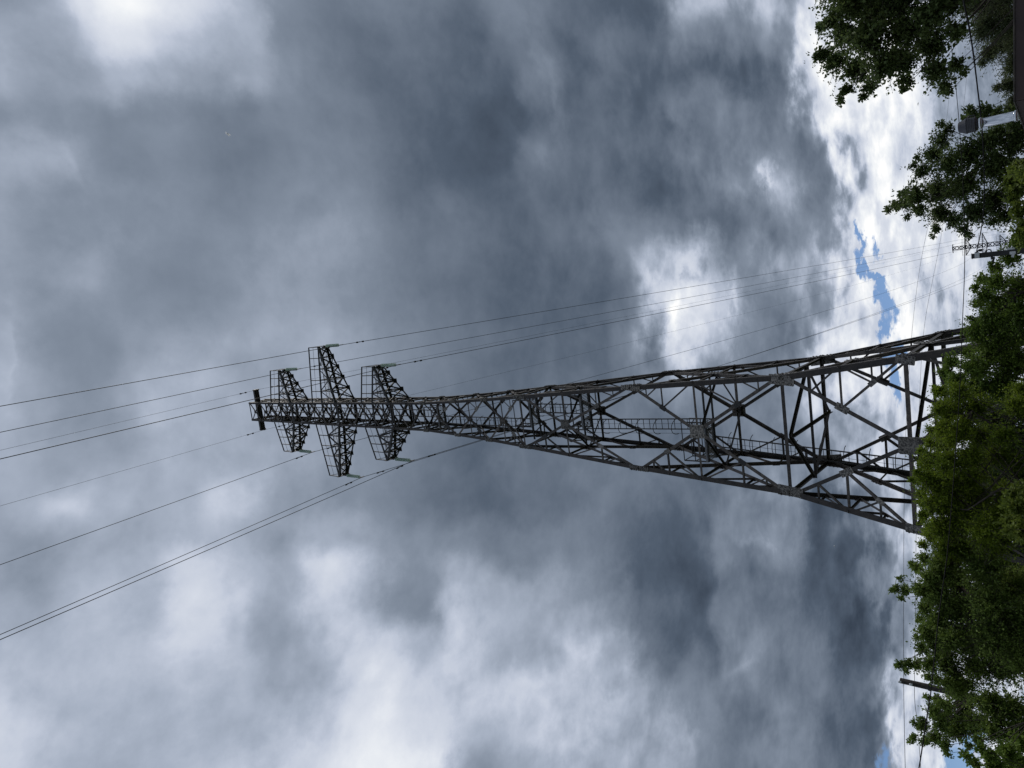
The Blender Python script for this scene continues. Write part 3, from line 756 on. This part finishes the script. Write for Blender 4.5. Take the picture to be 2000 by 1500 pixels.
b.tube([L3(ztop+hcap*.2)+sd, L3(ztop+hcap*.2)+sd*1.35, L3(ztop+hcap*.48)+sd*1.4, L3(ztop+hcap*.55)+sd*1.05], .008, 6); b.build('cowl_handle', CAPM, cow)

# ------------------------------------------------------------------ trees
def leaves(P, Dr, size, rng, aspect=.58, jit=.9):
    """one small folded leaf per point"""
    n = len(P)
    d = Dr+rng.normal(0, jit, (n, 3)); d[:, 2] -= .25; d /= np.linalg.norm(d, axis=1)[:, None]
    nn = rng.normal(0, 1, (n, 3)); nn[:, 2] += 1.1
    s = np.cross(d, nn); s /= np.linalg.norm(s, axis=1)[:, None]; nn = np.cross(s, d)
    l = size*rng.uniform(.5, 1.45, n)[:, None]; w = l*aspect
    v = np.stack([P, P+d*l*.5+s*w*.5+nn*w*.18, P+d*l-nn*l*.08, P+d*l*.5-s*w*.5+nn*w*.18], 1).reshape(-1, 3)
    i = np.arange(n)*4
    f = np.stack([i, i+1, i+2, i, i+2, i+3], 1).reshape(-1)
    return v, f
def fast_mesh(name, v, f, m, parent, origin):
    me = bpy.data.meshes.new(name); nv = len(v); nf = len(f)//3
    me.vertices.add(nv); me.vertices.foreach_set('co', (v-np.array(origin)[None]).astype(np.float32).ravel())
    me.loops.add(nf*3); me.loops.foreach_set('vertex_index', f.astype(np.int32))
    me.polygons.add(nf); me.polygons.foreach_set('loop_start', np.arange(nf, dtype=np.int32)*3); me.polygons.foreach_set('loop_total', np.full(nf, 3, np.int32))
    me.update(); me.validate(); me.materials.append(m)
    o = bpy.data.objects.new(name, me); COL.objects.link(o); o.parent = parent
    return o
LEAFN = [0]
def tree(name, label, cat, h, base_px, blobs, m, leaf, dens, seed, trunk_r=.10, spread=.9, group=None, up=.35, stems=1, asp=.58):
    rng = np.random.default_rng(seed); rr = random.Random(seed)
    cs = []
    for x, y, r in blobs:
        hh = h+rr.uniform(-spread, spread); c = at_h(x, y, hh)
        fw = (c-Vector((0, 0, CAM_Z))).dot(FW); cs.append((c, r*fw/FPX))
    bpnt = at_h(base_px[0], base_px[1], h); base = Vector((bpnt.x, bpnt.y, 0))
    root = empty(name, base); tag(root, label, cat, group)
    ztop = max(c.z for c, _ in cs); H = ztop
    sts = []
    for k in range(stems):
        off = Vector((rr.uniform(-1, 1), rr.uniform(-.6, .6), 0))*(.0 if stems == 1 else .5)
        n_ = 9; tk = .0 if stems == 1 else .35; pts = [base+off+Vector((rr.uniform(-.06, .06)*i, rr.uniform(-.06, .06)*i, H*.78*i/(n_-1)))+off*(i*.25) for i in range(n_)]
        b = MB(); tr_ = trunk_r*(1 if stems == 1 else .5)
        b.tube([p-base for p in pts], [tr_*(1-.75*i/(n_-1)) for i in range(n_)], 8); b.build('trunk', BARK, root, smooth=True); sts.append(pts)
    VP, VD = [], []; tw = MB()
    for c, R in cs:
        st = rr.choice(sts)
        hd = math.hypot(c.x-base.x, c.y-base.y); zs_ = min(max(c.z-hd*.9-.3, .22*H), .76*H)
        i0 = min(range(len(st)), key=lambda i: abs(st[i].z-zs_)); p0 = st[i0]
        m1 = p0.lerp(c, .5)+Vector((rr.uniform(-.2, .2), rr.uniform(-.2, .2), -.12*hd)); b = MB()
        path = [(p0*(1-t)**2+m1*2*t*(1-t)+c*t*t) for t in [k/7 for k in range(8)]]
        b.tube([p-base for p in path], [.004+(.011*trunk_r/.14)*(1-t/7.0) for t in range(8)], 5); b.build('branch', BARK, root, smooth=True)
        out = np.array((c-m1).normalized()); cc = np.array(c)
        nl = int(dens*44*R*R/(leaf*leaf))+40; per = 11; nt_ = max(6, nl//per)
        dirs = rng.normal(0, 1, (nt_, 3)); dirs /= np.linalg.norm(dirs, axis=1)[:, None]
        dirs = dirs+out*up*.7; dirs[:, 2] += up*.6; dirs /= np.linalg.norm(dirs, axis=1)[:, None]
        ln = R*(.42+.95*rng.uniform(0, 1, nt_)**1.9)
        st_ = cc-out*R*.25+rng.normal(0, .16, (nt_, 3))*R
        t = rng.uniform(.18, 1.0, (nt_, per))
        bend = rng.normal(0, .22, (nt_, 3))
        P = st_[:, None]+dirs[:, None]*(ln[:, None]*t)[..., None]+bend[:, None]*(ln[:, None]*t*t)[..., None]+rng.normal(0, leaf*.35, (nt_, per, 3))
        VP.append(P.reshape(-1, 3)); VD.append(np.repeat(dirs, per, 0))
        stp_ = max(4, nt_//14)
        for q in [k_ for k_ in range(nt_) if k_ % stp_ == 0 or ln[k_] > R*.95]:
            a = Vector(st_[q])-base; e_ = Vector(st_[q]+dirs[q]*ln[q]*.9+bend[q]*ln[q]*.7)-base
            tw.tube([a, (a+e_)/2+Vector(bend[q])*(-ln[q]*.1), e_], [.005, .004, .002], 3, False)
    VP = np.concatenate(VP); VD = np.concatenate(VD); LEAFN[0] += len(VP)
    v, f = leaves(VP, VD, leaf, rng, asp)
    tag(fast_mesh('crown', v, f, m, root, base), kind='stuff')
    tag(tw.build('twigs', BARK, root), kind='stuff')
    return root
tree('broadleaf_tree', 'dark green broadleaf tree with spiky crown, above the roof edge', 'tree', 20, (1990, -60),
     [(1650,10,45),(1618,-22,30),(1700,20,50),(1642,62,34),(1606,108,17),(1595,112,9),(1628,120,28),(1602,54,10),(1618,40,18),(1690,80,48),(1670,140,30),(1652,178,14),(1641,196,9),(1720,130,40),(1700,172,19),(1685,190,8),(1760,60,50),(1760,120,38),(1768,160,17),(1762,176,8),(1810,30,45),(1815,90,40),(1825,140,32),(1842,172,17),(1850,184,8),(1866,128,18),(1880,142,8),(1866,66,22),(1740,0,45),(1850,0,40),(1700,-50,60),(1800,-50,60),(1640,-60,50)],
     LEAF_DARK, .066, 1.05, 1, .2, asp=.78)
tree('willow_tree', 'grey green fine-leaved tree behind the roof, under the dark crown', 'tree', 30, (2010, 20),
     [(1900,8,34),(1940,12,45),(1978,40,40),(1922,58,34),(1962,80,40),(1932,104,22),(1918,124,9),(1976,130,28),(1964,168,20),(1946,172,8),(1980,195,18),(1960,-30,50),(1900,-40,50),(1985,90,30),(1975,212,16),(1990,170,24)],
     LEAF_GREY, .075, 2.0, 2, .2, asp=.34)
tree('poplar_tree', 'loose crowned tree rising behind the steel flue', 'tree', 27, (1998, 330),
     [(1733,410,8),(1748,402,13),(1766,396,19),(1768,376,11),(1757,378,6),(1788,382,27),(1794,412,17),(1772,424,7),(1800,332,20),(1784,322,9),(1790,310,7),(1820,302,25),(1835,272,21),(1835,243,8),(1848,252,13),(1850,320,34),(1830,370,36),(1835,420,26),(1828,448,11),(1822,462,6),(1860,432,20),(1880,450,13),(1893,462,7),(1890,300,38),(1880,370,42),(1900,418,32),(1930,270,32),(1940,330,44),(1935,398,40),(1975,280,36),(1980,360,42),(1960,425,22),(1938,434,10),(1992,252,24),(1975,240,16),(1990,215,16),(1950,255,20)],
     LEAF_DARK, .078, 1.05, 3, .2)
tree('young_tree', 'small leafy sprays of a tree showing beside the flue cowl', 'tree', 24, (2010, 215),
     [(1903,226,12),(1922,214,13),(1945,222,14),(1893,214,7),(1925,232,12),(1985,222,18),(1965,232,12),(1886,232,8)],
     LEAF_DARK, .09, 1.5, 4, .08)
tree('hedge_shrub', 'yellowish green shrub top at the picture edge below the flue', 'shrub', 12, (2015, 380),
     [(1985,326,16),(1987,366,20),(1992,408,20),(1979,388,11),(1974,350,8),(2000,450,26),(2005,340,25)],
     LEAF_NEAR, .055, 2.0, 5, .06)
tree('broadleaf_tree', 'green tree behind the black utility pole, beside the pylon legs', 'tree', 25, (2010, 600),
     [(1988,470,16),(1972,500,22),(1945,522,14),(1936,516,7),(1942,550,24),(1916,545,12),(1922,575,18),(1908,592,11),(1904,560,8),(1952,600,38),(1928,628,24),(1906,628,11),(1893,622,5),(1910,652,28),(1962,650,42),(1990,560,38),(1992,620,40),(1935,690,38),(1892,690,16),(1904,722,30),(1856,706,16),(1848,730,16),(1975,710,42),(1866,748,24),(1990,470,18),(1905,760,30),(1950,760,40)],
     LEAF_MID, .065, 1.7, 6, .16)
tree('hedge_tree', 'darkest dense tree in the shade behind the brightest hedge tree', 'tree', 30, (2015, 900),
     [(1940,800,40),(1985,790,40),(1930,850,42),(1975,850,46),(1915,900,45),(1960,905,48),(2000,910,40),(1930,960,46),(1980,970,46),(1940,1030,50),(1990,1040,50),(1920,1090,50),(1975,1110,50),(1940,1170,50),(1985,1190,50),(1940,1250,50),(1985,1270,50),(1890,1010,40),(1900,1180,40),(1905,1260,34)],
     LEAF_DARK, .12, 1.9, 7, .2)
tree('hedge_tree', 'yellowish green bushy tree hiding the pylon legs, the brightest of the hedge', 'tree', 19.5, (2015, 930),
     [(1834,764,15),(1826,757,7),(1870,762,25),(1900,792,30),(1832,800,17),(1842,838,25),(1816,840,8),(1878,832,25),(1815,868,16),(1797,880,8),(1822,902,27),(1802,905,14),(1790,920,8),(1792,938,12),(1779,938,5),(1812,942,24),(1850,900,32),(1818,986,25),(1850,960,38),(1798,984,9),(1800,1006,13),(1832,1030,29),(1870,1020,38),(1898,965,36),(1918,1040,38),(1880,1078,34),(1842,1074,24),(1818,1052,14),(1985,790,26),(1990,760,22),(1848,805,24),(1862,795,26),(1910,850,28),(1845,870,24),(1860,850,26),(1890,890,30),(1845,930,28),(1890,930,34),(1840,985,28),(1880,1000,34),(1815,1030,16),(1850,1045,30),(1800,960,14),(1950,1010,30),(1940,1060,34),(1855,1095,26),(1802,1066,9),(1832,1096,20),(1960,850,26),(1985,905,22),(1945,885,24),(1960,960,26)],
     LEAF_BRIGHT, .048, 1.85, 8, .13, stems=4, asp=.5)
tree('hedge_shrub', 'nearest light green shrub at the picture edge under the brightest hedge tree', 'shrub', 13, (2020, 1000),
     [(1978,965,14),(1968,985,10),(1985,990,22),(1975,1020,18),(1968,1035,9),(1990,1040,24),(2000,960,20)],
     LEAF_NEAR, .055, 2.0, 9, .05)
tree('hedge_tree', 'mid green tree with two upright tufts, left of the wooden pole', 'tree', 20, (2015, 1190),
     [(1747,1148,8),(1741,1154,5),(1766,1152,12),(1758,1130,5),(1760,1168,5),(1790,1110,13),(1780,1100,6),(1795,1150,20),(1804,1090,14),(1830,1110,32),(1830,1160,32),(1805,1190,18),(1797,1212,8),(1802,1236,16),(1790,1246,6),(1800,1266,14),(1830,1220,28),(1757,1297,8),(1752,1302,5),(1773,1297,11),(1790,1300,12),(1768,1310,6),(1814,1300,20),(1840,1280,28),(1870,1130,38),(1880,1190,40),(1870,1250,35),(1920,1110,42),(1930,1180,46),(1930,1250,44),(1970,1140,42),(1980,1220,42),(1850,1335,18),(1880,1340,24),(1812,1322,9),(1868,1352,18),(1830,1330,12),(1815,1130,20),(1820,1150,22),(1818,1215,20),(1815,1245,16),(1825,1260,18),(1850,1190,30),(1850,1250,28),(1845,1300,20),(1815,1170,18),(1862,1318,20),(1900,1305,32),(1950,1305,40),(1985,1290,38)],
     LEAF_OLIVE, .053, 1.6, 10, .15, spread=.7)
tree('hedge_tree', 'airy olive green tree around the foot of the wooden pole', 'tree', 22.5, (2015, 1400),
     [(1784,1442,8),(1778,1448,5),(1800,1416,16),(1785,1412,6),(1806,1448,11),(1825,1440,17),(1820,1388,15),(1810,1362,6),(1828,1366,10),(1850,1400,24),(1845,1455,14),(1850,1472,6),(1835,1415,17),(1830,1395,15),(1855,1425,18),(1845,1375,16),(1880,1400,24),(1880,1372,28),(1868,1428,22),(1900,1412,28),(1930,1370,36),(1938,1428,30),(1970,1380,40),(1985,1435,36),(1908,1446,13),(1890,1455,8)],
     LEAF_OLIVE, .062, 1.4, 11, .15)
tree('hedge_shrub', 'low green shrub in the bottom right picture corner', 'shrub', 15, (2015, 1490),
     [(1889,1479,6),(1882,1470,4),(1905,1490,10),(1930,1475,16),(1916,1462,6),(1940,1497,20),(1965,1468,22),(1985,1497,30),(1990,1450,20),(1960,1510,25)],
     LEAF_MID, .06, 1.7, 12, .06)
# ------------------------------------------------------------------ drifting seed fluff
for (x, y, h_, ln, lab) in ((445, 262, 2.6, .018, 'oblong white seed fluff drifting high beside the bright cloud'), (1629.5, 1066.5, 7.0, .011, 'small round white seed fluff drifting beside the lower pylon leg')):
    c = at_h(x, y, h_); f = MB(); r_ = random.Random(5)
    ax = (PIC_RI*.8-PIC_UP*.6)
    for q in range(16):
        d = Vector((r_.gauss(0, 1), r_.gauss(0, 1), r_.gauss(0, 1))).normalized()*ln*.45; f.bar(ax*ln*r_.uniform(-.7, .7)*(1 if ln > .015 else .3), ax*ln*r_.uniform(-.7, .7)*(1 if ln > .015 else .3)+d, .0022)
    tag(f.build('seed_fluff', FLUFF, None), lab, 'seed fluff', 'drifting seed fluff').location = c
